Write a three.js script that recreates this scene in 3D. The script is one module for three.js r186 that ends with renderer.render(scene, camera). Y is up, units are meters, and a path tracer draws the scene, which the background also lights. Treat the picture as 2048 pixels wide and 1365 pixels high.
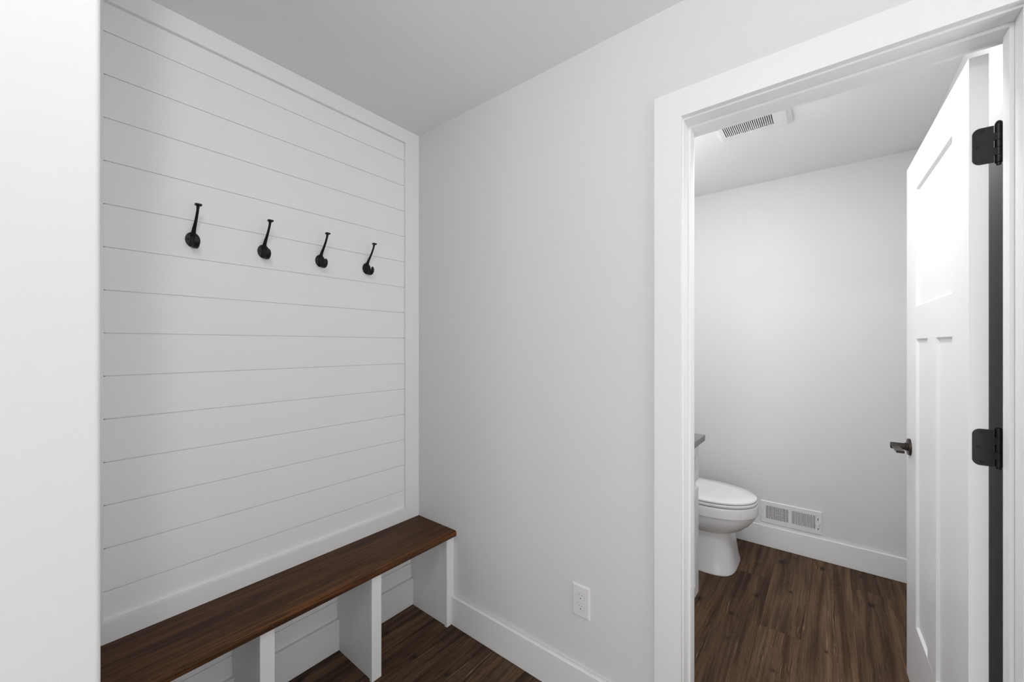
import * as THREE from 'three';
import { RoundedBoxGeometry } from 'three/addons/geometries/RoundedBoxGeometry.js';
import { mergeGeometries, toCreasedNormals } from 'three/addons/utils/BufferGeometryUtils.js';
import { RectAreaLightUniformsLib } from 'three/addons/lights/RectAreaLightUniformsLib.js';

RectAreaLightUniformsLib.init();

// ------------------------------------------------------------------ camera, light, exposure
const scene = new THREE.Scene();
const renderer = new THREE.WebGLRenderer({ antialias: true });
renderer.toneMapping = THREE.LinearToneMapping;
renderer.toneMappingExposure = 1.0;
renderer.shadowMap.enabled = true;
scene.background = new THREE.Color(0.02, 0.02, 0.02);

const FOCAL = 762.18, VIEW_W = 2048, VIEW_H = 1365;                 // focal length in pixels of the 2048 frame
const camera = new THREE.PerspectiveCamera(2 * Math.atan(VIEW_H / 2 / FOCAL) * 180 / Math.PI, VIEW_W / VIEW_H, 0.02, 40);
camera.setViewOffset(VIEW_W, VIEW_H, -115, -8.7, VIEW_W, VIEW_H);   // shifted lens: optical axis at pixel (1139, 691.2)
camera.position.set(0, 1.3416, 0);
camera.rotation.set(0, -55.647 * Math.PI / 180, 0);
camera.updateProjectionMatrix();
scene.add(camera);

const KEY = 0.92, DAY = 1.38, REAR = 2.9, UP_FILL = 4.3, BATH = 0.22, BATH_TOP = 72; // unseen sources: hall dome lamp, glazed door, rear window, added upward fill, vanity bulbs, bathroom lamp


// ------------------------------------------------------------------ dimensions (metres)
const H = 2.44;                            // ceiling
const XD = 1.2052, XD2 = 1.3212;           // hall and bathroom face of the wall with the doorway
const ZT = -1.7807, ZP = -1.7977, ZB = -1.8097;   // trim face, plank face, drywall of the alcove back
const XL = 0.08, ZF = -0.958;              // alcove side wall and the wall face beside it
const XF = 2.8546;                         // bathroom far wall
const BL = -1.12, BR = 0.42;               // bathroom left and right walls
const HX = -2.3, HZ = 5.5;                 // unseen hall extents behind the camera, length set for the far window

// ------------------------------------------------------------------ helpers
let seed = 7;
const rnd = () => { seed = (seed * 1664525 + 1013904223) >>> 0; return seed / 4294967296; };
const used = {};
function numbered(n) { if (used[n] === undefined) { used[n] = 0; return n; } used[n]++; return n + '_' + String(used[n]).padStart(3, '0'); }
function tag(o, label, category, group, kind) {
  o.userData.label = label; o.userData.category = category;
  if (group) o.userData.group = group;
  if (kind) o.userData.kind = kind;
  return o;
}
function mesh(name, geo, mat, parent = scene) {
  const m = new THREE.Mesh(Array.isArray(geo) ? merge(geo) : geo, mat);
  m.name = parent === scene ? numbered(name) : name;
  m.castShadow = m.receiveShadow = true;
  parent.add(m); return m;
}
function merge(list) {
  return mergeGeometries(list.map(g => { const q = g.index ? g.toNonIndexed() : g.clone(); for (const k of Object.keys(q.attributes)) if (!['position', 'normal', 'uv'].includes(k)) q.deleteAttribute(k); return q; }));
}
function thing(name, p, label, category, group) {
  const g = new THREE.Group(); g.name = numbered(name); g.position.set(...p); scene.add(g);
  return tag(g, label, category, group);
}
function boxUV(g) {
  const p = g.attributes.position, n = g.attributes.normal, uv = new Float32Array(p.count * 2);
  for (let i = 0; i < p.count; i++) {
    const a = Math.abs(n.getX(i)), b = Math.abs(n.getY(i)), c = Math.abs(n.getZ(i));
    const [u, v] = a >= b && a >= c ? [p.getZ(i), p.getY(i)] : b >= c ? [p.getX(i), p.getZ(i)] : [p.getX(i), p.getY(i)];
    uv[2 * i] = u; uv[2 * i + 1] = v;
  }
  g.setAttribute('uv', new THREE.BufferAttribute(uv, 2)); return g;
}
// box from corner to corner; r rounds the edges
function box(x0, x1, y0, y1, z0, z1, r = 0) {
  const w = x1 - x0, h = y1 - y0, d = z1 - z0;
  const g = r ? new RoundedBoxGeometry(w, h, d, 2, Math.min(r, w / 2.01, h / 2.01, d / 2.01)) : new THREE.BoxGeometry(w, h, d);
  g.translate((x0 + x1) / 2, (y0 + y1) / 2, (z0 + z1) / 2);
  return boxUV(g);
}
function shapeOf(pts, holes = []) {
  const s = new THREE.Shape(pts.map(p => new THREE.Vector2(...p)));
  for (const h of holes) s.holes.push(new THREE.Path(h.map(p => new THREE.Vector2(...p))));
  return s;
}
function extrude(shape, depth, bevel = 0, segs = 2, curve = 12) {
  return new THREE.ExtrudeGeometry(shape, { depth: depth - 2 * bevel, bevelEnabled: bevel > 0, bevelSize: bevel, bevelThickness: bevel, bevelOffset: -bevel, bevelSegments: segs, curveSegments: curve }).translate(0, 0, bevel);
}
function roundRect(x0, x1, y0, y1, r) {
  const s = new THREE.Shape();
  s.moveTo(x0 + r, y0); s.lineTo(x1 - r, y0); s.absarc(x1 - r, y0 + r, r, -Math.PI / 2, 0, false);
  s.lineTo(x1, y1 - r); s.absarc(x1 - r, y1 - r, r, 0, Math.PI / 2, false);
  s.lineTo(x0 + r, y1); s.absarc(x0 + r, y1 - r, r, Math.PI / 2, Math.PI, false);
  s.lineTo(x0, y0 + r); s.absarc(x0 + r, y0 + r, r, Math.PI, 1.5 * Math.PI, false);
  return s;
}
const rect = (x0, x1, y0, y1) => [[x0, y0], [x1, y0], [x1, y1], [x0, y1]];
// a strip swept along a 2D profile (points [d, y, halfWidth, thickness]) : d goes out along +z, width along x
function strip(profile, n = 24, roundEnd = false, sq = 2.6) {
  const cv = new THREE.CatmullRomCurve3(profile.map(p => new THREE.Vector3(0, p[1], p[0])), false, 'centripetal');
  const ring = 14, pos = [], idx = [];
  const at = t => { const f = t * (profile.length - 1), i = Math.min(profile.length - 2, Math.floor(f)), k = f - i; return [2, 3].map(j => profile[i][j] * (1 - k) + profile[i + 1][j] * k); };
  for (let i = 0; i <= n; i++) {
    const t = i / n, c = cv.getPoint(t), T = cv.getTangent(t), N = new THREE.Vector3(0, -T.z, T.y);
    let [w, th] = at(t);
    if (roundEnd && t > 0.8) { const k = (t - 0.8) / 0.2; w *= Math.sqrt(Math.max(0.02, 1 - k * k)); }
    for (let j = 0; j < ring; j++) {
      const a = j / ring * 2 * Math.PI, ca = Math.cos(a), sa = Math.sin(a);
      const ex = Math.sign(ca) * Math.abs(ca) ** (2 / sq) * w, ey = Math.sign(sa) * Math.abs(sa) ** (2 / sq) * th / 2;
      pos.push(ex, c.y + N.y * ey, c.z + N.z * ey);
    }
  }
  for (let i = 0; i < n; i++) for (let j = 0; j < ring; j++) {
    const a = i * ring + j, b = i * ring + (j + 1) % ring;
    idx.push(a, b, a + ring, b, b + ring, a + ring);
  }
  const c0 = pos.length / 3; pos.push(0, cv.getPoint(0).y, cv.getPoint(0).z); const c1 = c0 + 1; pos.push(0, cv.getPoint(1).y, cv.getPoint(1).z);
  for (let j = 0; j < ring; j++) { idx.push(c0, (j + 1) % ring, j); idx.push(c1, n * ring + j, n * ring + (j + 1) % ring); }
  const g = new THREE.BufferGeometry();
  g.setAttribute('position', new THREE.Float32BufferAttribute(pos, 3)); g.setIndex(idx);
  g.setAttribute('uv', new THREE.Float32BufferAttribute(new Float32Array(pos.length / 3 * 2), 2));
  g.computeVertexNormals();
  return g;
}
// closed surface through rings of the same number of points (each ring: array of [x, y, z]), capped at both ends
function loft(rings, crease = 0.7) {
  const n = rings[0].length, pos = [], idx = [];
  for (const r of rings) for (const p of r) pos.push(...p);
  for (let i = 0; i < rings.length - 1; i++) for (let j = 0; j < n; j++) {
    const a = i * n + j, b = i * n + (j + 1) % n;
    idx.push(a, a + n, b, b, a + n, b + n);
  }
  for (const [k, flip] of [[0, false], [rings.length - 1, true]]) {
    const c = pos.length / 3, m = rings[k].reduce((s, p) => [s[0] + p[0] / n, s[1] + p[1] / n, s[2] + p[2] / n], [0, 0, 0]);
    pos.push(...m);
    for (let j = 0; j < n; j++) { const a = k * n + j, b = k * n + (j + 1) % n; flip ? idx.push(c, b, a) : idx.push(c, a, b); }
  }
  let g = new THREE.BufferGeometry();
  g.setAttribute('position', new THREE.Float32BufferAttribute(pos, 3)); g.setIndex(idx);
  g.setAttribute('uv', new THREE.Float32BufferAttribute(new Float32Array(pos.length / 3 * 2), 2));
  return toCreasedNormals(g, crease);
}

// ------------------------------------------------------------------ noise and textures
const P = new Uint8Array(512);
{ const a = [...Array(256).keys()]; for (let i = 255; i > 0; i--) { const j = Math.floor(rnd() * (i + 1)); [a[i], a[j]] = [a[j], a[i]]; } for (let i = 0; i < 512; i++) P[i] = a[i & 255]; }
const GX = [], GY = []; for (let i = 0; i < 256; i++) { const t = rnd() * 2 * Math.PI; GX.push(Math.cos(t)); GY.push(Math.sin(t)); }
function noise(x, y) {
  const X = Math.floor(x), Y = Math.floor(y), u = x - X, v = y - Y, i = X & 255, j = Y & 255;
  const f = t => t * t * t * (t * (t * 6 - 15) + 10), fu = f(u), fv = f(v);
  const g = (a, b, p, q) => { const h = P[P[a & 255] + (b & 255)]; return GX[h] * p + GY[h] * q; };
  const a = g(i, j, u, v), b = g(i + 1, j, u - 1, v), c = g(i, j + 1, u, v - 1), d = g(i + 1, j + 1, u - 1, v - 1);
  return 1.5 * ((a + (b - a) * fu) * (1 - fv) + (c + (d - c) * fu) * fv);
}
const fbm = (x, y, n = 3) => { let s = 0, k = 1, t = 0; for (let i = 0; i < n; i++) { s += k * noise(x, y); t += k; x = x * 2.03 + 13.7; y = y * 2.03 + 7.1; k *= 0.5; } return s / t; };
const sstep = (a, b, x) => { const t = Math.min(1, Math.max(0, (x - a) / (b - a))); return t * t * (3 - 2 * t); };
const mix3 = (a, b, t) => [a[0] + (b[0] - a[0]) * t, a[1] + (b[1] - a[1]) * t, a[2] + (b[2] - a[2]) * t];
function texture(w, h, fn, srgb) {
  const d = new Uint8Array(w * h * 4);
  for (let y = 0; y < h; y++) for (let x = 0; x < w; x++) {
    const c = fn(x, y), k = 4 * (y * w + x);
    d[k] = Math.max(0, Math.min(255, c[0])); d[k + 1] = Math.max(0, Math.min(255, c[1])); d[k + 2] = Math.max(0, Math.min(255, c[2])); d[k + 3] = 255;
  }
  const t = new THREE.DataTexture(d, w, h);
  t.wrapS = t.wrapT = THREE.RepeatWrapping; t.magFilter = THREE.LinearFilter; t.minFilter = THREE.LinearMipmapLinearFilter; t.generateMipmaps = true;
  if (srgb) t.colorSpace = THREE.SRGBColorSpace;
  t.needsUpdate = true; return t;
}
// weathered oak laminate: one board of 1.24 x 0.19 m per texture
const PLANK_L = 1.24, PLANK_W = 0.1893;
function plankTexture(s, tone) {
  const W = 1024, HH = 176, knots = [];
  const n = 1 + Math.floor(rnd() * 3);
  for (let i = 0; i < n; i++) knots.push([0.1 + rnd() * 1.04, 0.03 + rnd() * 0.13, 0.006 + rnd() * 0.011]);
  const cath = 0.03 + rnd() * 0.13;
  return texture(W, HH, (px, py) => {
    const x = px / W * PLANK_L, y = py / HH * PLANK_W;
    let q = y + 0.012 * noise(x * 1.7 + s * 9, y * 6 + s) + 0.0035 * noise(x * 7 + s, y * 18 + 3 * s), core = 0, ring = 0;
    for (const [kx, ky, r] of knots) {
      const dx = (x - kx) / (r * 5), dy = y - ky, e = Math.exp(-dx * dx);
      q += Math.sign(dy) * r * 1.5 * e * Math.exp(-Math.abs(dy) / (r * 2.2)) * (1 - Math.exp(-Math.abs(dy) / (r * .5)));
      const d = Math.hypot((x - kx) * 0.75, dy) / r + 0.35 * noise(x * 70 + s, y * 70);
      core = Math.max(core, 1 - sstep(0.25, 1.15, d)); ring = Math.max(ring, 1 - sstep(0.8, 2.6, d));
    }
    q += 0.10 * (q - cath) * (0.6 * noise(x * 1.1 + 31 + s, 2.2));
    const broad = fbm(x * 1.3 + 5 * s, q * 26 + s, 3), band = fbm(x * 2.2 + s * 3, q * 95, 3), fine = noise(x * 26 + s, q * 520), pore = noise(x * 24 + s, y * 900);
    let t = 0.5 + 0.55 * broad + 0.34 * band + 0.14 * fine;
    let c = mix3([56, 39, 27], [112, 87, 66], sstep(0.05, 0.95, t));
    const rg = 1 - Math.abs(noise(x * 2.1 + 3 * s, q * 130 + 17)), gate = sstep(-0.05, 0.45, fbm(x * 2.6 + 40 + s, y * 14, 2));
    c = mix3(c, [160, 134, 106], 0.75 * sstep(0.90, 0.99, rg) * gate);
    c = mix3(c, [34, 25, 20], 0.45 * sstep(0.94, 0.99, 1 - Math.abs(noise(x * 1.8 + 90 + s, q * 80))) * (1 - gate));
    c = mix3(c, [138, 112, 88], 0.42 * sstep(0.25, 0.75, pore) * sstep(-0.2, 0.3, noise(x * 5 + s, y * 22)));
    c = mix3(c, [44, 33, 27], 0.45 * ring * (0.6 + 0.4 * Math.sin(q * 2600)));
    c = mix3(c, [30, 23, 19], 0.85 * core);
    return c.map((v, i) => v * (tone + 0.05 * [0.3, 0, -0.4][i] * noise(x * 3 + s, y * 9)));
  }, true);
}
// dark walnut stain on pine: seat board 1.16 x 0.32 m; raw orange grain where the round-over was sanded through
const SEAT_L = 1.16, SEAT_W = 0.34;
const seatTexture = () => texture(1536, 448, (px, py) => {
  const x = px / 1536 * SEAT_L, y = py / 448 * SEAT_W;
  const q = y + 0.006 * noise(x * 2.2, y * 8) + 0.002 * noise(x * 9, y * 30);
  const broad = fbm(x * 1.8 + 3, q * 22, 3), band = fbm(x * 3.2 + 9, q * 120, 3), fine = noise(x * 40, q * 600);
  let c = mix3([52, 32, 20], [102, 69, 43], sstep(0.0, 1.0, 0.5 + 0.42 * broad + 0.42 * band + 0.16 * fine));
  c = mix3(c, [108, 66, 36], 0.45 * sstep(0.25, 0.6, fbm(x * 4 + 60, y * 15, 2)));
  c = mix3(c, [28, 18, 13], 0.5 * sstep(0.93, 0.99, 1 - Math.abs(noise(x * 2.5 + 7, q * 90))));
  c = mix3(c, [104, 80, 60], 0.30 * sstep(0.4, 0.8, noise(x * 18 + 4, q * 330)));
  const edge = sstep(0.268, 0.276, y) * (1 - sstep(0.300, 0.318, y));
  const raw = sstep(-0.12, 0.22, fbm(x * 5 + 21, q * 110, 2)) * sstep(-0.75, -0.1, noise(x * 3.3 + 2, 8.8));
  c = mix3(c, [140, 88, 45], 0.55 * edge * raw);
  return c;
}, true);
const rollerTexture = () => texture(512, 512, (px, py) => {
  const w = k => (px / 512 * k) , v = k => (py / 512 * k);
  const a = Math.min(px, 512 - px) / 40, b = Math.min(py, 512 - py) / 40;
  const n = 128 + 70 * (0.65 * fbm(w(60), v(60), 3) + 0.35 * noise(w(150), v(150))) * Math.min(1, a) * Math.min(1, b) + 0;
  return [n, n, n];
}, false);

const roller = rollerTexture(); roller.repeat.set(3, 3);
const paint = (r, g, b, rough, bump) => new THREE.MeshPhysicalMaterial({ color: new THREE.Color().setRGB(r, g, b), roughness: rough, ...(bump ? { bumpMap: roller, bumpScale: bump } : {}) });
const M = {
  wall: paint(0.755, 0.757, 0.763, 0.85, 0.0004),
  ceiling: paint(0.89, 0.892, 0.897, 0.95, 0.0004),
  trim: paint(0.865, 0.867, 0.872, 0.38),
  ship: paint(0.88, 0.881, 0.885, 0.5),
  cabinet: paint(0.88, 0.881, 0.885, 0.4),
  plate: paint(0.83, 0.83, 0.83, 0.3),
  metalWhite: paint(0.82, 0.82, 0.82, 0.35),
  porcelain: new THREE.MeshPhysicalMaterial({ color: new THREE.Color().setRGB(0.84, 0.84, 0.835), roughness: 0.22, clearcoat: 0.25, clearcoatRoughness: 0.16 }),
  seatPlastic: paint(0.86, 0.86, 0.86, 0.22),
  bronze: new THREE.MeshPhysicalMaterial({ color: new THREE.Color().setRGB(0.0085, 0.0080, 0.0072), roughness: 0.4, metalness: 0.1, specularIntensity: 0.6 }),
  hinge: new THREE.MeshPhysicalMaterial({ color: new THREE.Color().setRGB(0.012, 0.010, 0.009), roughness: 0.36, metalness: 0.3 }),
  handle: new THREE.MeshPhysicalMaterial({ color: new THREE.Color().setRGB(0.035, 0.024, 0.018), roughness: 0.36, metalness: 0.45 }),
  sheet: new THREE.MeshPhysicalMaterial({ color: new THREE.Color().setRGB(0.42, 0.42, 0.42), roughness: 0.5, metalness: 0.6 }),
  quartz: paint(0.19, 0.19, 0.185, 0.3),
  steel: new THREE.MeshPhysicalMaterial({ color: new THREE.Color().setRGB(0.62, 0.62, 0.62), roughness: 0.35, metalness: 1 }),
  glow: new THREE.MeshStandardMaterial({ color: 0xffffff, emissive: 0xffffff, emissiveIntensity: 1.5 }),
  daylight: new THREE.MeshStandardMaterial({ color: 0xffffff, emissive: 0xffffff, emissiveIntensity: 0.3 }),  // glow of the unseen door and window panes
  slab: paint(0.05, 0.037, 0.029, 0.6),
};
const planks = [0, 1, 2, 3, 4, 5, 6].map(i => new THREE.MeshPhysicalMaterial({ map: plankTexture(i * 3.7 + 1.3, [1.0, 0.92, 1.06, 0.88, 1.0, 0.95, 1.04][i]), roughness: 0.55, specularIntensity: 0.35 }));
const wood = new THREE.MeshPhysicalMaterial({ map: seatTexture(), roughness: 0.45, specularIntensity: 0.25 });

// ------------------------------------------------------------------ room shell
const S = (name, geo, mat, label, category) => tag(mesh(name, geo, mat), label, category, null, 'structure');
const T = 0.12;
const floor = S('floor', [box(HX - T, XD2, -0.16, -0.007, ZB - T, HZ + T), box(XD2, XF + T, -0.16, -0.007, BL - T, BR + T)], M.slab, 'dark brown oak plank floor running from the hall into the bathroom', 'floor');
{
  // boards run along x; rows continue through the doorway
  const plankGeo = (x0, x1, z0, z1, u0, flip) => {
    const c = 0.0007, g = 0.0002, s = shapeOf([[-z1 + g, -0.007], [-z0 - g, -0.007], [-z0 - g, -c], [-z0 - g - c, 0], [-z1 + g + c, 0], [-z1 + g, -c]]);
    const q = extrude(s, x1 - x0 - 2 * g).rotateY(Math.PI / 2).translate(x0 + g, 0, 0);
    const p = q.attributes.position, uv = q.attributes.uv;
    for (let i = 0; i < p.count; i++) { const v = (p.getZ(i) - z0) / PLANK_W; uv.setXY(i, u0 + (p.getX(i) - x0) / PLANK_L, flip ? 1 - v : v); }
    return q;
  };
  const ends = { 0: 1.785, 1: 2.027, 2: 2.45, 3: 1.62, 4: 0.62, '-1': 2.62 };
  let k = 0;
  for (let r = -2; r < 10; r++) {
    const z1 = 0.0975 - PLANK_W * r, z0 = z1 - PLANK_W;
    const lo = Math.max(z0, ZB), hi = Math.min(z1, 0.5);
    if (hi <= lo) continue;
    const xmax = z1 > BL + 0.02 && z0 < BR ? XF : XD2 - 0.02;
    let e = (ends[r] ?? 0.3 + rnd() * 1.2); while (e > -0.9) e -= PLANK_L;
    for (let x = e; x < xmax; x += PLANK_L) {
      const a = Math.max(x, HX), b = Math.min(x + PLANK_L, xmax);
      if (b - a < 0.02 || b < -0.6) continue;
      mesh('plank', plankGeo(a, b, lo, hi, (a - x) / PLANK_L, k % 2), planks[(k * 3 + (r + 4)) % planks.length], floor); k++;
    }
  }
  const back = mesh('plank', boxUV(new THREE.BoxGeometry(XD2 - HX, 0.007, HZ - 0.5)).translate((XD2 + HX) / 2, -0.0035, (HZ + 0.5) / 2), planks[0], floor);
  back.userData.kind = 'stuff';
}
S('ceiling', box(HX - T, XD2 - 0.058, H, H + 0.12, ZB - T, HZ + T), M.ceiling, 'white painted hall ceiling above the alcove and bench', 'ceiling');
const FX0 = 1.820, FX1 = 2.158, FZ0 = -0.487, FZ1 = -0.148;     // fan cover outline on the ceiling
const FH = [1.862, 2.106, -0.4520, -0.2200];                    // its housing opening: x, x, z, z
S('ceiling', boxUV(extrude(shapeOf(rect(XD2 - 0.058, XF + T, BL - T, BR + T), [rect(...FH).reverse()]), 0.12).rotateX(Math.PI / 2).translate(0, H + 0.12, 0)), M.ceiling, 'white bathroom ceiling with the exhaust fan, seen through the doorway', 'ceiling');
// back wall of the alcove: drywall with shiplap boards on it
const wallBack = S('wall_back', [box(XL - T, XD2, 0, H, ZB - T, ZP - 0.014), box(0.1580, 1.1262, 0, H, ZP - 0.014, ZP - 0.0036)], M.ship, 'white shiplap wall of horizontal boards in the alcove', 'wall');
{
  const GAP = 2.2862, PITCH = 0.12966, g = 0.0024;
  for (let i = -1; i < 18; i++) {
    const top = i < 0 ? H : GAP - i * PITCH, bot = GAP - (i + 1) * PITCH;
    if (bot < 0.06) break;
    if (top < 0.451 && bot > 0.44) continue;
    mesh('plank', box(XL + 0.001, XD - 0.001, bot + g / 2, top - (i < 0 ? 0 : g / 2), ZP - 0.0035, ZP, 0.0006), M.ship, wallBack);
  }
}
// hall wall with the doorway
const JL = -0.384, JR = 0.337, JT = 2.058, JTH = 0.019;
{
  const a = JL - JTH, b = JR + JTH, t = JT + JTH;
  const s = shapeOf([[-(HZ + T), 0], [-b, 0], [-b, t], [-a, t], [-a, 0], [-ZB, 0], [-ZB, H], [-(HZ + T), H]], [rect(0.7692 - 0.028, 0.7692 + 0.028, 0.383 - 0.046, 0.383 + 0.046).reverse()]);
  S('wall_right', boxUV(extrude(s, XD2 - XD).rotateY(Math.PI / 2).translate(XD, 0, 0)), M.wall, 'light grey-white wall with the doorway, right of the alcove', 'wall');
}
{
  // wall beside the alcove turns the corner into the alcove side
  const r = 0.006, s = new THREE.Shape();
  s.moveTo(HX, -ZF); s.lineTo(XL - r, -ZF); s.absarc(XL - r, -ZF + r, r, -Math.PI / 2, 0, false);
  s.lineTo(XL, -ZB); s.lineTo(XL - T, -ZB); s.lineTo(XL - T, -ZF + T); s.lineTo(HX, -ZF + T); s.lineTo(HX, -ZF);
  S('wall_left', boxUV(extrude(s, H, 0, 1, 8).rotateX(-Math.PI / 2)), M.wall, 'plain white wall left of the alcove, nearest the camera', 'wall');
}
const WX0 = -2.0, WX1 = 1.0, WY0 = 0.2, WY1 = 2.3;               // unseen wide window behind the camera, placed to light the shiplap
S('wall_rear', boxUV(extrude(shapeOf(rect(HX - T, XD2, 0, H), [rect(WX0, WX1, WY0, WY1).reverse()]), T).translate(0, 0, HZ)), M.wall, 'white hall wall behind the camera', 'wall');
const GZ0 = -0.72, GZ1 = 1.88, GY0 = 0.06, GY1 = 2.34;          // unseen glazed door, placed to light the doorway wall from the left
{
  const s = shapeOf([[-HZ, 0], [-GZ1, 0], [-GZ1, GY1], [-GZ0, GY1], [-GZ0, 0], [-(ZF - T), 0], [-(ZF - T), H], [-HZ, H]]);
  S('wall_side', boxUV(extrude(s, T).rotateY(Math.PI / 2).translate(HX - T, 0, 0)), M.wall, 'white hall wall on the far left, outside the view', 'wall');
}
const VY = 0.2268, VZ = -0.2137, VD = [VZ - 0.158, VZ + 0.158, VY - 0.052, VY + 0.056]; // wall vent centre and duct opening
S('wall_far', boxUV(extrude(shapeOf(rect(-(BR + T), -(BL - T), 0, H), [rect(-VD[1], -VD[0], VD[2], VD[3]).reverse()]), T).rotateY(Math.PI / 2).translate(XF, 0, 0)), M.wall, 'white bathroom wall behind the toilet and floor-level vent', 'wall');
S('wall_vanity', box(XD2, XF, 0, H, BL - T, BL), M.wall, 'white bathroom wall behind the vanity and toilet tank', 'wall');
S('wall_hinge', box(XD2, XF, 0, H, BR, BR + T), M.wall, 'bathroom wall in shadow behind the open door', 'wall');

// ------------------------------------------------------------------ trim
const R = 0.0009;
S('trim_1', box(XL, XD, 2.373, H, ZP, ZT, R), M.trim, 'white flat board along the ceiling above the shiplap', 'trim');
S('trim_2', box(1.1298, XD, 0.512, 2.373, ZP, ZT, R), M.trim, 'white upright board at the right end of the shiplap', 'trim');
S('trim_3', box(XL, 0.1534, 0.512, 2.373, ZP, ZT, R), M.trim, 'white upright board at the left end of the shiplap', 'trim');
S('trim_4', box(XL, XD, 0.449, 0.512, ZP, ZT, R), M.trim, 'white board on the shiplap directly above the wooden bench seat', 'trim');
const CW = 0.0885, CT = 0.017, CI = 0.0055, CIL = 0.003;     // casing width, thickness, reveals
S('trim_5', box(XD - CT, XD, 0, JT + CI, JL - CIL - CW, JL - CIL), M.trim, 'white left leg of the bathroom door casing', 'door casing');
S('trim_6', box(XD - CT, XD, JT + CI, JT + CI + 0.086, JL - CIL - CW, JR + CI + CW), M.trim, 'white head board of the bathroom door casing', 'door casing');
S('trim_7', box(XD - CT, XD, 0, JT + CI, JR + CI, JR + CI + CW), M.trim, 'white right leg of the bathroom door casing', 'door casing');
{
  const S0 = 1.25, S1 = 1.2876, st = 0.008;
  S('trim_8', [box(XD, XD2, 0, JT, JL - JTH, JL, 0.001), box(S0, S1, 0, JT, JL, JL + st, R)], M.trim, 'white left door jamb with its stop strip', 'door jamb');
  S('trim_9', [box(XD, XD2, JT, JT + JTH, JL - JTH, JR + JTH, 0.001), box(S0, S1, JT - st, JT, JL + st, JR - st, R)], M.trim, 'white head jamb over the doorway with its stop strip', 'door jamb');
  S('trim_10', [box(XD, XD2, 0, JT, JR, JR + JTH, 0.001), box(S0, S1, 0, JT, JR - st, JR, R)], M.trim, 'white hinge-side door jamb with its stop strip', 'door jamb');
}
S('trim_11', [box(XD2, XD2 + CT, 0, JT + CI, JL - CI - CW, JL - CI, R), box(XD2, XD2 + CT, JT + CI, JT + CI + 0.086, JL - CI - CW, BR - 0.001, R), box(XD2, XD2 + CT, 0, JT + CI, JR + 0.013, BR - 0.001, R)], M.trim, 'white door casing on the bathroom side of the doorway', 'door casing');
const BT = 0.0155, BH = 0.1366;
const bb = (name, x0, x1, z0, z1, label) => S(name, box(x0, x1, 0, BH, z0, z1, 0.0035), M.trim, label, 'baseboard');
bb('baseboard_right', XD - BT, XD, -1.5004, JL - CIL - CW, 'white baseboard under the outlet, from the bench to the door casing');
bb('baseboard_right_001', XD - BT, XD, JR + CI + CW, HZ, 'white baseboard right of the bathroom doorway');
bb('baseboard_back', XL, XD, ZB, ZT, 'white baseboard along the back of the bench cubbies');
bb('baseboard_far', XF - BT, XF, BL, BR, 'white baseboard below the floor-level vent in the bathroom');
bb('baseboard_hinge', XD2 + 0.06, XF - BT, BR - BT, BR, 'white baseboard behind the open bathroom door');
bb('baseboard_vanity', 2.12, XF - BT, BL, BL + BT, 'white baseboard behind the toilet');
bb('baseboard_left', HX, XL, ZF, ZF + BT, 'white baseboard below the plain wall left of the alcove');

// ------------------------------------------------------------------ bench
{
  const o = thing('bench', [0, 0, 0], 'built-in mudroom bench with dark stained seat and open white cubbies', 'bench');
  const y0 = 0.4225, y1 = 0.451, zf = -1.4815, s = new THREE.Shape(), r = 0.011;
  // profile in (-z, y): bullnose front
  s.moveTo(-ZT, y0); s.lineTo(-ZT, y1); s.lineTo(-zf + r, y1); s.absellipse(-zf + r, y1 - r, r, r, Math.PI / 2, Math.PI, false);
  s.lineTo(-zf, y0 + r * 0.7); s.absellipse(-zf + r * 0.7, y0 + r * 0.7, r * 0.7, r * 0.7, Math.PI, 1.5 * Math.PI, false); s.lineTo(-ZT, y0);
  let g = extrude(s, XD - XL, 0.0012, 1, 10).rotateY(Math.PI / 2).translate(XL, 0, 0);
  g = toCreasedNormals(g, 0.6);
  const p = g.attributes.position, uv = g.attributes.uv;
  for (let i = 0; i < p.count; i++) { // arc length over the edge keeps the grain going round the nosing
    const z = p.getZ(i), y = p.getY(i), over = Math.max(0, y1 - y);
    uv.setXY(i, (p.getX(i) - XL) / SEAT_L, (z - ZT + (z > zf - r - 0.002 ? over * 0.8 : 0)) / SEAT_W);
  }
  mesh('seat', g, wood, o);
  for (let i = 0; i < 4; i++) {
    const x = 1.1653 - 0.3594 * i, xr = i === 0 ? XD : x + 0.0395;
    const d = shapeOf([[1.5175, 0], [1.5175, y0], [-ZP - 0.0016, y0], [-ZP - 0.0016, BH + 0.001], [-ZT - 0.0005, BH + 0.001], [-ZT - 0.0005, 0]]);
    mesh('divider', boxUV(extrude(d, (i === 0 ? XD - 0.001 : x + 0.034) - (x + 0.006)).rotateY(Math.PI / 2).translate(x + 0.006, 0, 0)), M.cabinet, o);
    mesh('face_strip', box(x, xr, 0, y0, -1.519, -1.5012, 0.0012), M.trim, o);
  }
}

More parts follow.
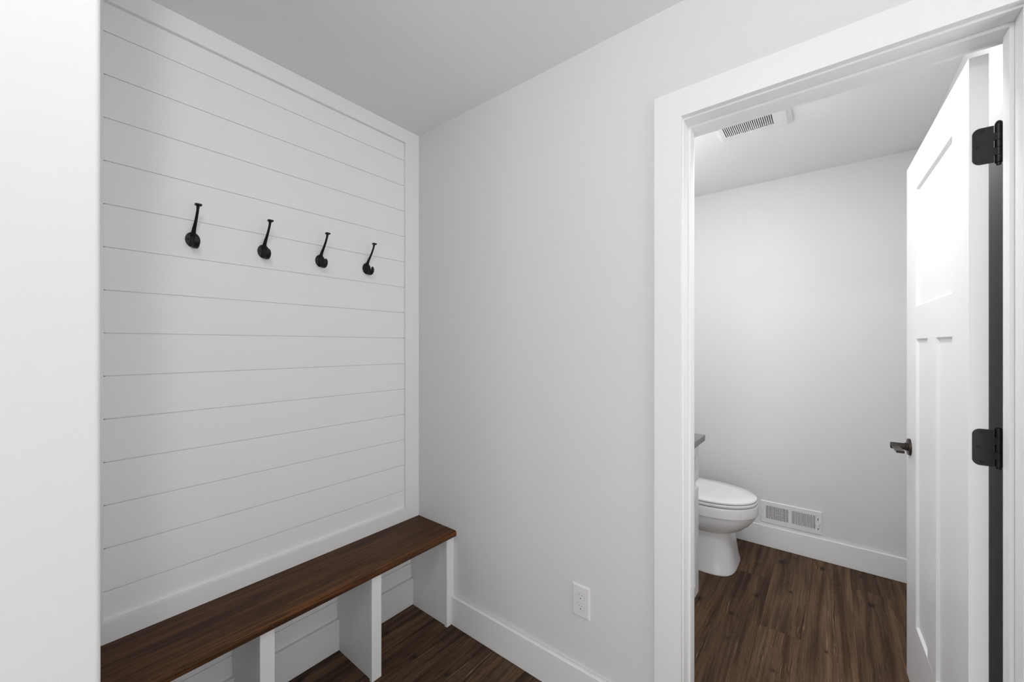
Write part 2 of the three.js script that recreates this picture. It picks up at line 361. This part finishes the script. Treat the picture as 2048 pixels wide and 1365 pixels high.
// ------------------------------------------------------------------ coat hooks
{
  const where = ['leftmost of the four', 'second from the left of the four', 'third from the left of the four', 'rightmost of the four'];
  const make = i => thing('coat_hook', [0.3485 + 0.1971 * i, 1.702, ZP], 'black double coat hook, ' + where[i] + ' on the shiplap', 'coat hook', 'coat hooks on the shiplap');
  const first = make(0);
  const prof = [[0.0001, 0], [0.0190, 0], [0.0192, 0.0015], [0.0180, 0.0040], [0.013, 0.0056], [0.0001, 0.006]].map(p => new THREE.Vector2(...p));
  const base = new THREE.LatheGeometry(prof, 40).rotateX(Math.PI / 2).scale(1, 1.37, 1);
  mesh('base_plate', toCreasedNormals(base, 0.6), M.bronze, first);
  for (const s of [-1, 1]) {
    mesh('screw', new THREE.SphereGeometry(0.0032, 14, 8).scale(1, 1, 0.5).translate(s * 0.0125, 0, 0.0052), M.bronze, first);
  }
  mesh('upper_arm', strip([[0.003, 0.010, 0.0078, 0.006], [0.014, 0.030, 0.0056, 0.0066], [0.034, 0.052, 0.0043, 0.0064], [0.052, 0.074, 0.0037, 0.006], [0.063, 0.092, 0.0036, 0.006], [0.0665, 0.103, 0.0046, 0.0065]], 30), M.bronze, first);
  mesh('tip_bar', new RoundedBoxGeometry(0.0168, 0.0058, 0.0130, 2, 0.0012).rotateX(-0.1).translate(0, 0.106, 0.070), M.bronze, first);
  mesh('lower_hook', strip([[0.004, 0.012, 0.0065, 0.005], [0.0075, -0.004, 0.0072, 0.0055], [0.012, -0.020, 0.0074, 0.0055], [0.026, -0.0300, 0.0074, 0.0055], [0.042, -0.027, 0.0076, 0.0055], [0.0515, -0.015, 0.0080, 0.0052], [0.0545, 0.0035, 0.0084, 0.005]], 44, true, 3), M.bronze, first);
  for (let i = 1; i < 4; i++) { const o = make(i); for (const c of first.children) o.add(c.clone()); }
}

// ------------------------------------------------------------------ power outlet
{
  const o = thing('power_outlet', [XD, 0.383, -0.7692], 'white duplex wall outlet above the baseboard between bench and doorway', 'outlet');
  const inward = g => g.rotateY(-Math.PI / 2);       // local z points into the hall
  const W = 0.0770, HH = 0.1210;
  // cover plate: sloped rim, flat face with two openings
  const face = (k, r) => { // rounded outline with flat top and bottom
    const f = new THREE.Shape(), c = 0.0142 * k, rr = r, t = Math.asin(c / rr);
    f.absarc(0, 0, rr, -t, t, false); f.absarc(0, 0, rr, Math.PI - t, Math.PI + t, false); return f;
  };
  const ring = (w, h, y) => [[-w / 2, -h / 2, y], [w / 2, -h / 2, y], [w / 2, h / 2, y], [-w / 2, h / 2, y]];
  const rg = [ring(W, HH, 0), ring(W, HH, 0.0012), ring(W - 0.006, HH - 0.006, 0.0050), ring(W - 0.012, HH - 0.012, 0.0062)], pos = [], idx = [];
  rg.forEach(r => r.forEach(p => pos.push(...p)));
  for (let m = 0; m < 3; m++) for (let n = 0; n < 4; n++) { const a = m * 4 + n, b = m * 4 + (n + 1) % 4; idx.push(a, b, a + 4, b, b + 4, a + 4); }
  let rim = new THREE.BufferGeometry(); rim.setAttribute('position', new THREE.Float32BufferAttribute(pos, 3)); rim.setIndex(idx); rim.setAttribute('uv', new THREE.Float32BufferAttribute(new Float32Array(32), 2)); rim = rim.toNonIndexed(); rim.computeVertexNormals();
  const plate = shapeOf(ring(W - 0.012, HH - 0.012, 0).map(p => p.slice(0, 2)));
  for (const q of [1, -1]) plate.holes.push(new THREE.Path(face(1.03, 0.0178).getPoints(16).map(p => new THREE.Vector2(p.x, p.y + q * 0.0197)).reverse()));
  mesh('cover_plate', inward(merge([rim, extrude(plate, 0.0016).translate(0, 0, 0.0046)])), M.plate, o);
  for (const q of [1, -1]) {
    const f = face(1, 0.0172);
    f.holes.push(...[rect(-0.0073, -0.0051, 0.0012, 0.0092), rect(0.0051, 0.0071, 0.0022, 0.0088)].map(h => new THREE.Path(h.reverse().map(p => new THREE.Vector2(...p)))));
    const g = new THREE.Path(); g.absarc(0, -0.0068, 0.0024, 0, 2 * Math.PI, true); f.holes.push(g);
    mesh('receptacle', inward(extrude(f, 0.0020, 0.0004).translate(0, 0, 0.0062)), M.plate, o).position.y = q * 0.0197;
  }
  const d = -0.06, bx = 0.0275, by = 0.0455;
  mesh('device_box', inward(merge([box(-bx, -bx + 0.001, -by, by, d, -0.001), box(bx - 0.001, bx, -by, by, d, -0.001), box(-bx, bx, -by, -by + 0.001, d, -0.001), box(-bx, bx, by - 0.001, by, d, -0.001), box(-bx, bx, -by, by, d - 0.001, d)])), M.sheet, o);
  mesh('screw', inward(new THREE.SphereGeometry(0.003, 14, 8).scale(1, 1, 0.4).translate(0, 0, 0.0062)), M.plate, o);
}

// ------------------------------------------------------------------ bathroom door, standing open
{
  const door = new THREE.Group(); door.name = 'door_1'; door.position.set(1.336, 0, 0.283); door.rotation.y = 2.05 * Math.PI / 180; scene.add(door);
  tag(door, 'white three-panel door with dark hardware, open into the bathroom', 'door', null, 'structure');
  // local frame: x along the leaf from the hinge edge, y up, z through the thickness (0 = visible face)
  const W = 0.716, TH = 0.0355, y0 = 0.012, y1 = 2.052, rec = 0.0085, e = 0.0015;
  const part = (n, x0, x1, a, b, z0 = 0, z1 = TH, r = e) => mesh(n, box(x0, x1, a, b, z0, z1, r), M.trim, door);
  const sx = 0.130, ex = 0.556, m0 = 0.290, m1 = 0.392;
  part('stile', 0, sx, y0, y1); part('stile', ex, W, y0, y1);
  part('rail', sx, ex, 1.922, y1, 0.0001, TH - 0.0001, 0.001); part('rail', sx, ex, 1.3655, 1.4865, 0.0001, TH - 0.0001, 0.001); part('rail', sx, ex, y0, 0.294, 0.0001, TH - 0.0001, 0.001);
  part('mullion', m0, m1, 0.294, 1.3655, 0.0001, TH - 0.0001, 0.001);
  // panels set back; their edges carry a narrow slope like a moulded door
  for (const [x0, x1, a, b] of [[sx, ex, 1.4865, 1.922], [sx, m0, 0.294, 1.3655], [m1, ex, 0.294, 1.3655]]) {
    const k = 0.006, rg = (i, z) => [[x0 + i, a + i, z], [x1 - i, a + i, z], [x1 - i, b - i, z], [x0 + i, b - i, z]];
    mesh('panel', loft([rg(-0.001, TH - 0.009), rg(-0.001, 0.0012), rg(0, 0.0012), rg(k, rec), rg(k + 0.001, rec)].map(r => r.slice().reverse()), 0.2), M.trim, door);
  }
  // hinges: leaf on the door edge, knuckle beyond the far face
  const edge = g => g.rotateY(-Math.PI / 2);       // shape x -> door thickness, shape y -> up
  const hinge = (yc, pinTop) => {
    const h = mesh('hinge', new THREE.CylinderGeometry(0.0046, 0.0046, 0.1, 14).translate(0.004, yc, 0.0530), M.hinge, door);
    const a = yc - 0.0445, b = yc + 0.0445, seg = (b - a) / 5, s = new THREE.Shape(), r = 0.0145, x0 = 0.0062, x1 = 0.0435, x2 = 0.053;
    s.moveTo(x0 + r, a); s.lineTo(x1, a);
    for (let i = 0; i < 5; i++) { const t = i % 2 ? x2 : x1; s.lineTo(t, a + seg * i + 0.0004); s.lineTo(t, a + seg * (i + 1) - 0.0004); }
    s.lineTo(x1, b); s.lineTo(x0 + r, b); s.absarc(x0 + r, b - r, r, Math.PI / 2, Math.PI, false); s.lineTo(x0, a + r); s.absarc(x0 + r, a + r, r, Math.PI, 1.5 * Math.PI, false);
    const lf = extrude(s, 0.0026, 0.0004, 1).rotateY(-Math.PI / 2).translate(0.0009, 0, 0);
    mesh('hinge_leaf', lf, M.hinge, h);
    for (let i = 0; i < 5; i++) mesh('knuckle', new THREE.CylinderGeometry(0.0072, 0.0072, seg - 0.0008, 20).translate(0.004, a + seg * (i + 0.5), 0.0530), M.hinge, h);
    mesh('pin_cap', new THREE.SphereGeometry(0.0072, 18, 10).scale(1, pinTop, 1).translate(0.004, b + 0.001, 0.0530), M.hinge, h);
    for (const [dx, dy] of [[0.0235, 0.036], [0.0163, 0.0], [0.0235, -0.036]]) {
      const sc = new THREE.CylinderGeometry(0.0044, 0.0044, 0.001, 20).rotateZ(Math.PI / 2).translate(-0.0019, yc + dy, dx);
      mesh('screw', sc, M.bronze, h);
    }
    return h;
  };
  hinge(1.8275, 1.6); hinge(1.0930, 0.6);
  // lever handle on the visible face (and the same on the other face)
  for (const f of [1, -1]) {
    const z = f > 0 ? 0 : TH, out = v => z - f * v;
    const hx = 0.652, hy = 0.9425;
    const prof = [[0.0001, 0], [0.0325, 0], [0.0328, 0.003], [0.0315, 0.0075], [0.0295, 0.0085], [0.0001, 0.0085]].map(p => new THREE.Vector2(...p));
    const h = mesh('door_handle', toCreasedNormals(new THREE.LatheGeometry(prof, 44).rotateX(-f * Math.PI / 2).translate(hx, hy, z), 0.5), M.handle, door);
    const neck = [[0.0001, 0.008], [0.0155, 0.008], [0.0155, 0.016], [0.0128, 0.0175], [0.0125, 0.058], [0.0115, 0.0605], [0.0001, 0.0607]].map(p => new THREE.Vector2(...p));
    mesh('neck', toCreasedNormals(new THREE.LatheGeometry(neck, 30).rotateX(-f * Math.PI / 2).translate(hx, hy, z), 0.5), M.handle, h);
    const zz = [out(0.034), out(0.058)].sort((p, q) => p - q);
    mesh('lever', box(hx - 0.112, hx + 0.006, hy - 0.0045, hy + 0.0045, zz[0], zz[1], 0.0012), M.handle, h);
  }
}

// ------------------------------------------------------------------ toilet
{
  const XC = 2.485, o = thing('toilet', [XC, 0, 0], 'white elongated toilet with closed lid beside the vanity', 'toilet');
  const N = 56;
  // egg-shaped plan: half-width hw, front tip zf, back zb, widest at zw; e sharpens the front
  const ring = (y, hw, zf, zb, zw = -0.64, pw = 2, pb = 3) => {
    const r = [];
    for (let i = 0; i < N; i++) {
      const a = i / N * 2 * Math.PI, c = Math.cos(a), s = Math.sin(a), k = s >= 0 ? pw : pb;
      const x = hw * Math.sign(c) * Math.abs(c) ** (2 / k), z = s >= 0 ? zw + (zf - zw) * Math.abs(s) ** (2 / k) : zw - (zw - zb) * Math.abs(s) ** (2 / k);
      r.push([x, y, z]);
    }
    return r;
  };
  const bowl = loft([
    ring(0.0, 0.178, -0.462, -1.00, -0.66, 3.6, 4), ring(0.004, 0.181, -0.459, -1.00, -0.66, 3.6, 4), ring(0.012, 0.180, -0.460, -1.00, -0.66, 3.6, 4), ring(0.035, 0.172, -0.466, -1.00, -0.66, 3.5, 4),
    ring(0.12, 0.156, -0.477, -1.00, -0.66, 3.3, 4), ring(0.205, 0.147, -0.488, -1.00, -0.66, 3.1, 4), ring(0.228, 0.146, -0.489, -1.00, -0.66, 3.0, 4),
    ring(0.231, 0.148, -0.472, -1.00, -0.66, 2.8, 4), ring(0.238, 0.156, -0.448, -1.00, -0.655, 2.5, 4), ring(0.252, 0.167, -0.420, -0.99, -0.65, 2.3, 4), ring(0.275, 0.178, -0.392, -0.99, -0.645, 2.2, 4), ring(0.302, 0.184, -0.369, -0.97, -0.64, 2.1, 3.5),
    ring(0.324, 0.1865, -0.358, -0.95, -0.64, 2.08, 3.5), ring(0.334, 0.1880, -0.354, -0.95, -0.64, 2.06, 3.5), ring(0.338, 0.1918, -0.349, -0.95, -0.64, 2.06, 3.5), ring(0.385, 0.1895, -0.350, -0.95, -0.64, 2.06, 3.5), ring(0.3925, 0.1875, -0.352, -0.95, -0.64, 2.06, 3.5), ring(0.394, 0.18, -0.36, -0.94, -0.64, 2.06, 3.5),
  ], 0.6);
  mesh('bowl', bowl, M.porcelain, o);
  const slab = (y0, y1, hw, zf, zb, r) => loft([ring(y0, hw - r, zf - r, zb + r, -0.64, 2.06, 3), ring(y0 + r * 0.4, hw - r * 0.3, zf - r * 0.3, zb + r * 0.3, -0.64, 2.06, 3), ring(y0 + r, hw, zf, zb, -0.64, 2.06, 3), ring(y1 - r, hw, zf, zb, -0.64, 2.06, 3), ring(y1 - r * 0.4, hw - r * 0.3, zf - r * 0.3, zb + r * 0.3, -0.64, 2.06, 3), ring(y1, hw - r, zf - r, zb + r, -0.64, 2.06, 3), ring(y1 + 0.0015, (hw - r) * 0.7, zf - (zf - zb) * 0.16, zb + (zf - zb) * 0.16, -0.64, 2.06, 3)], 0.7);
  mesh('seat', slab(0.3985, 0.4140, 0.1865, -0.354, -0.885, 0.004), M.seatPlastic, o);
  mesh('lid', slab(0.4180, 0.4325, 0.1850, -0.356, -0.885, 0.005), M.seatPlastic, o);
  for (const s of [-1, 1]) mesh('lid_hinge', new THREE.CylinderGeometry(0.012, 0.012, 0.05, 16).rotateZ(Math.PI / 2).translate(s * 0.08, 0.415, -0.893), M.seatPlastic, o);
  mesh('tank', new RoundedBoxGeometry(0.43, 0.37, 0.185, 3, 0.025).translate(0, 0.575, -1.018), M.porcelain, o);
  const tl = mesh('tank_lid', new RoundedBoxGeometry(0.45, 0.035, 0.20, 3, 0.01).translate(0, 0.778, -1.015), M.porcelain, o);
  mesh('flush_lever', new RoundedBoxGeometry(0.07, 0.012, 0.01, 2, 0.004).translate(-0.15, 0.70, -0.917), M.steel, o);
}

// ------------------------------------------------------------------ vanity and its counter
{
  const x0 = XD2 + 0.004, x1 = 2.104, zf = -0.607, zo = -0.588;
  const o = thing('vanity_cabinet', [0, 0, 0], 'white shaker vanity cabinet beside the toilet, half hidden by the door jamb', 'vanity');
  mesh('carcass', [box(x0, x1, 0.02, 0.826, BL + 0.002, zf, 0.001), box(x0 + 0.02, x1 - 0.02, 0, 0.02, BL + 0.002, zf - 0.02)], M.cabinet, o);
  const front = (n, a, b, y0, y1) => {
    const f = 0.058, s = shapeOf(rect(a, b, y0, y1), [rect(a + f, b - f, y0 + f, y1 - f).reverse()]);
    const q = mesh(n, boxUV(extrude(s, zo - zf, 0.0008, 1).translate(0, 0, zf)), M.cabinet, o);
    mesh('panel', box(a + f - 0.004, b - f + 0.004, y0 + f - 0.004, y1 - f + 0.004, zf + 0.0005, zo - 0.009), M.cabinet, q);
    return q;
  };
  front('drawer', x0 + 0.006, x1 - 0.004, 0.616, 0.814);
  const xm = (x0 + x1) / 2;
  front('cabinet_door', x0 + 0.006, xm - 0.0015, 0.008, 0.580); front('cabinet_door', xm + 0.0015, x1 - 0.004, 0.008, 0.580);
  tag(mesh('countertop', box(XD2 + 0.001, 2.112, 0.827, 0.859, BL + 0.001, -0.556, 0.002), M.quartz), 'grey stone vanity countertop, its corner showing past the door jamb', 'countertop');
}

// ------------------------------------------------------------------ floor-level vent on the bathroom far wall
{
  const zc = VZ, yc = VY, w = 0.3492, h = 0.1472;
  const o = thing('wall_vent', [XF, yc, zc], 'white metal wall register with vertical louvres above the bathroom baseboard', 'wall vent');
  const inward = g => g.rotateY(-Math.PI / 2);
  const holes = [], y0 = -0.0400, y1 = 0.0432;
  const bank = (a, b, n) => { const p = (b - a) / n; for (let i = 0; i < n; i++) holes.push([[a + p * (i + 0.22), y0], [a + p * (i + 0.22), y1], [a + p * (i + 0.72), y1], [a + p * (i + 0.72), y0]]); };
  bank(-0.1415, -0.0095, 16); bank(0.0085, 0.1395, 16);
  holes.push([[0.1500, 0.014], [0.1500, 0.030], [0.1535, 0.030], [0.1535, 0.014]], [[0.1500, -0.042], [0.1500, -0.030], [0.1535, -0.030], [0.1535, -0.042]]);
  const s = shapeOf(rect(-w / 2 + 0.004, w / 2 - 0.004, -h / 2 + 0.004, h / 2 - 0.004), holes);
  const rim = (k, z) => [[-w / 2 + k, -h / 2 + k, z], [w / 2 - k, -h / 2 + k, z], [w / 2 - k, h / 2 - k, z], [-w / 2 + k, h / 2 - k, z]];
  const frame = [];
  const rg = [rim(0, 0.0002), rim(0, 0.002), rim(0.004, 0.0060), rim(0.0042, 0.0050)];
  { const pos = [], idx = []; rg.forEach(r => r.forEach(p => pos.push(...p))); for (let i = 0; i < 3; i++) for (let j = 0; j < 4; j++) { const a = i * 4 + j, b = i * 4 + (j + 1) % 4; idx.push(a, b, a + 4, b, b + 4, a + 4); } const g = new THREE.BufferGeometry(); g.setAttribute('position', new THREE.Float32BufferAttribute(pos, 3)); g.setIndex(idx); g.setAttribute('uv', new THREE.Float32BufferAttribute(new Float32Array(32), 2)); const q = g.toNonIndexed(); q.computeVertexNormals(); frame.push(q); }
  mesh('face_plate', inward(merge([...frame, extrude(s, 0.0012).translate(0, 0, 0.0048)])), M.metalWhite, o);
  const fins = [];
  for (const [a, b] of [[-0.1415, -0.0095], [0.0085, 0.1395]]) { const p = (b - a) / 16, d = a < 0 ? 1 : -1; for (let i = 0; i < 16; i++) fins.push(box(-0.0006, 0.0006, y0, y1, -0.0030, 0.0030).rotateY(d * 0.6).translate(a + p * (i + 0.80), 0, 0.0024)); }
  mesh('louvre_fins', inward(merge(fins)), M.metalWhite, o).userData.kind = 'stuff';
// sheet-metal duct behind the louvres, open to the room
  const dx = 0.157, dy0 = -0.051, dy1 = 0.055, dd = -0.30;
  mesh('duct', inward(merge([box(-dx, -dx + 0.001, dy0, dy1, dd, -0.001), box(dx - 0.001, dx, dy0, dy1, dd, -0.001), box(-dx, dx, dy0, dy0 + 0.001, dd, -0.001), box(-dx, dx, dy1 - 0.001, dy1, dd, -0.001), box(-dx, dx, dy0, dy1, dd - 0.001, dd)])), M.sheet, o);
  for (const y of [-0.030, -0.0095, 0.011, 0.0315]) mesh('damper_blade', inward(box(-0.148, -0.004, y - 0.004, y + 0.004, -0.006, -0.005)), M.sheet, o);
  mesh('lever', inward(box(0.1495, 0.1575, -0.029, -0.008, 0.005, 0.0125, 0.0012)), M.metalWhite, o);
  for (const [x, y] of [[-0.163, -0.004], [0.164, -0.0055]]) mesh('screw', inward(new THREE.SphereGeometry(0.0035, 14, 8).scale(1, 1, 0.4).translate(x, y, 0.006)), M.steel, o);
}

// ------------------------------------------------------------------ exhaust fan in the bathroom ceiling
{
  const x0 = FX0, x1 = FX1, z0 = FZ0, z1 = FZ1;
  const o = thing('exhaust_fan', [(x0 + x1) / 2, H, (z0 + z1) / 2], 'white slotted exhaust fan cover on the bathroom ceiling', 'exhaust fan');
  const xc = (x0 + x1) / 2, zc = (z0 + z1) / 2, n = 25, a = -0.4480 - zc, p = (0.4480 - 0.2240) / n;
  const holes = []; for (let i = 0; i < n; i++) holes.push([[-0.125, a + p * (i + 0.22)], [-0.125, a + p * (i + 0.74)], [2.100 - xc, a + p * (i + 0.74)], [2.100 - xc, a + p * (i + 0.22)]]);
  const down = g => g.rotateX(Math.PI / 2);          // shape y -> world z, depth -> down
  const k = 0.022, w = (x1 - x0) / 2, d = (z1 - z0) / 2;
  const s = shapeOf(rect(-w + k, w - k, -d + k, d - k), holes);
  const rim = (i, z) => [[-w + i, -d + i, z], [w - i, -d + i, z], [w - i, d - i, z], [-w + i, d - i, z]];
  const rg = [rim(0, 0.0005), rim(0, 0.004), rim(k, 0.016)], pos = [], idx = []; rg.forEach(r => r.forEach(q => pos.push(...q)));
  for (let i = 0; i < 2; i++) for (let j = 0; j < 4; j++) { const m = i * 4 + j, b = i * 4 + (j + 1) % 4; idx.push(m, b, m + 4, b, b + 4, m + 4); }
  let g = new THREE.BufferGeometry(); g.setAttribute('position', new THREE.Float32BufferAttribute(pos, 3)); g.setIndex(idx); g.setAttribute('uv', new THREE.Float32BufferAttribute(new Float32Array(24), 2)); g = g.toNonIndexed(); g.computeVertexNormals();
  mesh('cover', down(merge([g, extrude(s, 0.002).translate(0, 0, 0.014)])), M.metalWhite, o);
// sheet-metal housing: a real box open towards the grille
  const [a0, a1, b0, b1] = FH, t = 0.001, top = 0.20, X = v => v - xc, Z = v => v - zc;
  mesh('housing', [box(X(a0), X(a0) + t, 0.001, top, Z(b0), Z(b1)), box(X(a1) - t, X(a1), 0.001, top, Z(b0), Z(b1)), box(X(a0), X(a1), 0.001, top, Z(b0), Z(b0) + t), box(X(a0), X(a1), 0.001, top, Z(b1) - t, Z(b1)), box(X(a0), X(a1), top, top + t, Z(b0), Z(b1))], M.sheet, o);
}

// ------------------------------------------------------------------ lamps
// daylight: a glazed door on the left and a wide window at the far end, both unseen, placed to light the hall walls
function unseenGlazing(label, category, place, width, y0, y1, strength) {
  const w = new THREE.Group(); w.name = category === 'window' ? 'window_2' : 'window_1'; place(w); scene.add(w);
  tag(w, label, category, null, 'structure');
  const f = 0.05;                                 // local x along the wall, z into the room
  for (const [a, b] of [[-width / 2, 0], [0, width / 2]]) {
    mesh('frame', [box(a, b, y0, y0 + f, -0.09, -0.03), box(a, b, y1 - f, y1, -0.09, -0.03), box(a, a + f, y0 + f, y1 - f, -0.09, -0.03), box(b - f, b, y0 + f, y1 - f, -0.09, -0.03)], M.trim, w);
    mesh('pane', box(a + f, b - f, y0 + f, y1 - f, -0.066, -0.058), M.daylight, w);
  }
  const l = new THREE.RectAreaLight(0xffffff, strength, width - 0.06, y1 - y0 - 0.06);
  l.position.copy(w.position).add(new THREE.Vector3(0, (y0 + y1) / 2, 0.005).applyEuler(w.rotation)); l.rotation.set(0, w.rotation.y + Math.PI, 0); scene.add(l);
}
unseenGlazing('unseen glazed sliding door left of the view, placed to light the doorway wall', 'glass door', w => { w.position.set(HX, 0, (GZ0 + GZ1) / 2); w.rotation.y = Math.PI / 2; }, GZ1 - GZ0, 0, GY1, DAY);
unseenGlazing('unseen wide window at the far end behind the camera, placed to light the shiplap', 'window', w => { w.position.set((WX0 + WX1) / 2, 0, HZ); w.rotation.y = Math.PI; }, WX1 - WX0, WY0, WY1, REAR);
function downlight(x, z, power, size, label) {
  const o = thing('unseen_ceiling_lamp', [x, H, z], label, 'ceiling lamp');
  const prof = [[0.0001, -0.004], [0.075, -0.004], [0.078, -0.006], [0.088, -0.008], [0.094, -0.004], [0.095, 0]].map(p => new THREE.Vector2(...p));
  mesh('trim_ring', new THREE.LatheGeometry(prof.slice(1), 48), M.metalWhite, o);
  mesh('diffuser', new THREE.CylinderGeometry(0.074, 0.074, 0.003, 40).translate(0, -0.005, 0), M.glow, o);
  const l = new THREE.RectAreaLight(0xffffff, power, size, size);
  l.position.set(x, H - 0.012, z); l.rotation.x = -Math.PI / 2; scene.add(l);
  return o;
}
{
  // unseen flush dome lamp over the alcove entrance: the one that throws the hook shadows
  const o = thing('unseen_ceiling_lamp', [-0.09, H, -0.24], 'unseen round white dome lamp on the hall ceiling at the alcove entrance', 'ceiling lamp');
  mesh('base_ring', new THREE.CylinderGeometry(0.085, 0.09, 0.03, 40).translate(0, -0.015, 0), M.metalWhite, o);
  mesh('dome', new THREE.SphereGeometry(0.075, 36, 18).translate(0, -0.08, 0), M.glow, o);
  const l = new THREE.PointLight(0xffffff, KEY, 0, 2); l.position.set(-0.09, H - 0.08, -0.24); l.shadow.radius = 2; l.castShadow = true; scene.add(l);
}
{
  // added fill light behind the camera, drum-shaped, brightens ceiling and upper walls
  const x = 0.5, z = 1.5, o = thing('added_uplight', [x, 0, z], 'added drum-shaped fill light behind the camera, brightens the ceiling', 'fill lamp');
  const prof = [[0.58, 0], [0.58, 0.40], [0.60, 0.44], [0.615, 0.44], [0.60, 0.0], [0.58, 0]].map(p => new THREE.Vector2(...p));
  mesh('drum', new THREE.LatheGeometry(prof, 48), M.metalWhite, o);
  mesh('diffuser', new THREE.CylinderGeometry(0.58, 0.58, 0.004, 48).translate(0, 0.425, 0), M.glow, o);
  const l = new THREE.RectAreaLight(0xffffff, UP_FILL, 0.8, 0.8); l.position.set(x, 0.46, z); l.rotation.x = Math.PI / 2; scene.add(l);
}
downlight(1.48, -0.24, BATH_TOP, 0.2, 'unseen round white ceiling lamp in the bathroom, placed to light its floor and vanity');  // out of view, placed to light the bathroom floor and vanity front
{
  const o = thing('unseen_vanity_light', [1.66, 2.06, BL], 'unseen three-globe vanity light bar on the wall above the vanity', 'wall lamp');  // out of view, lights the bathroom from the vanity wall
  mesh('back_plate', box(-0.28, 0.28, -0.05, 0.05, 0, 0.025, 0.006), M.bronze, o);
  for (const x of [-0.2, 0, 0.2]) {
    mesh('arm', new THREE.CylinderGeometry(0.012, 0.012, 0.07, 16).rotateX(Math.PI / 2).translate(x, 0, 0.06), M.bronze, o);
    mesh('bulb', new THREE.SphereGeometry(0.05, 28, 18).translate(x, 0, 0.13), M.glow, o);
    const l = new THREE.PointLight(0xffffff, BATH, 0, 2); l.position.set(1.66 + x, 2.06, BL + 0.13); l.shadow.radius = 2.4; l.castShadow = true; scene.add(l);
  }
}

renderer.render(scene, camera);
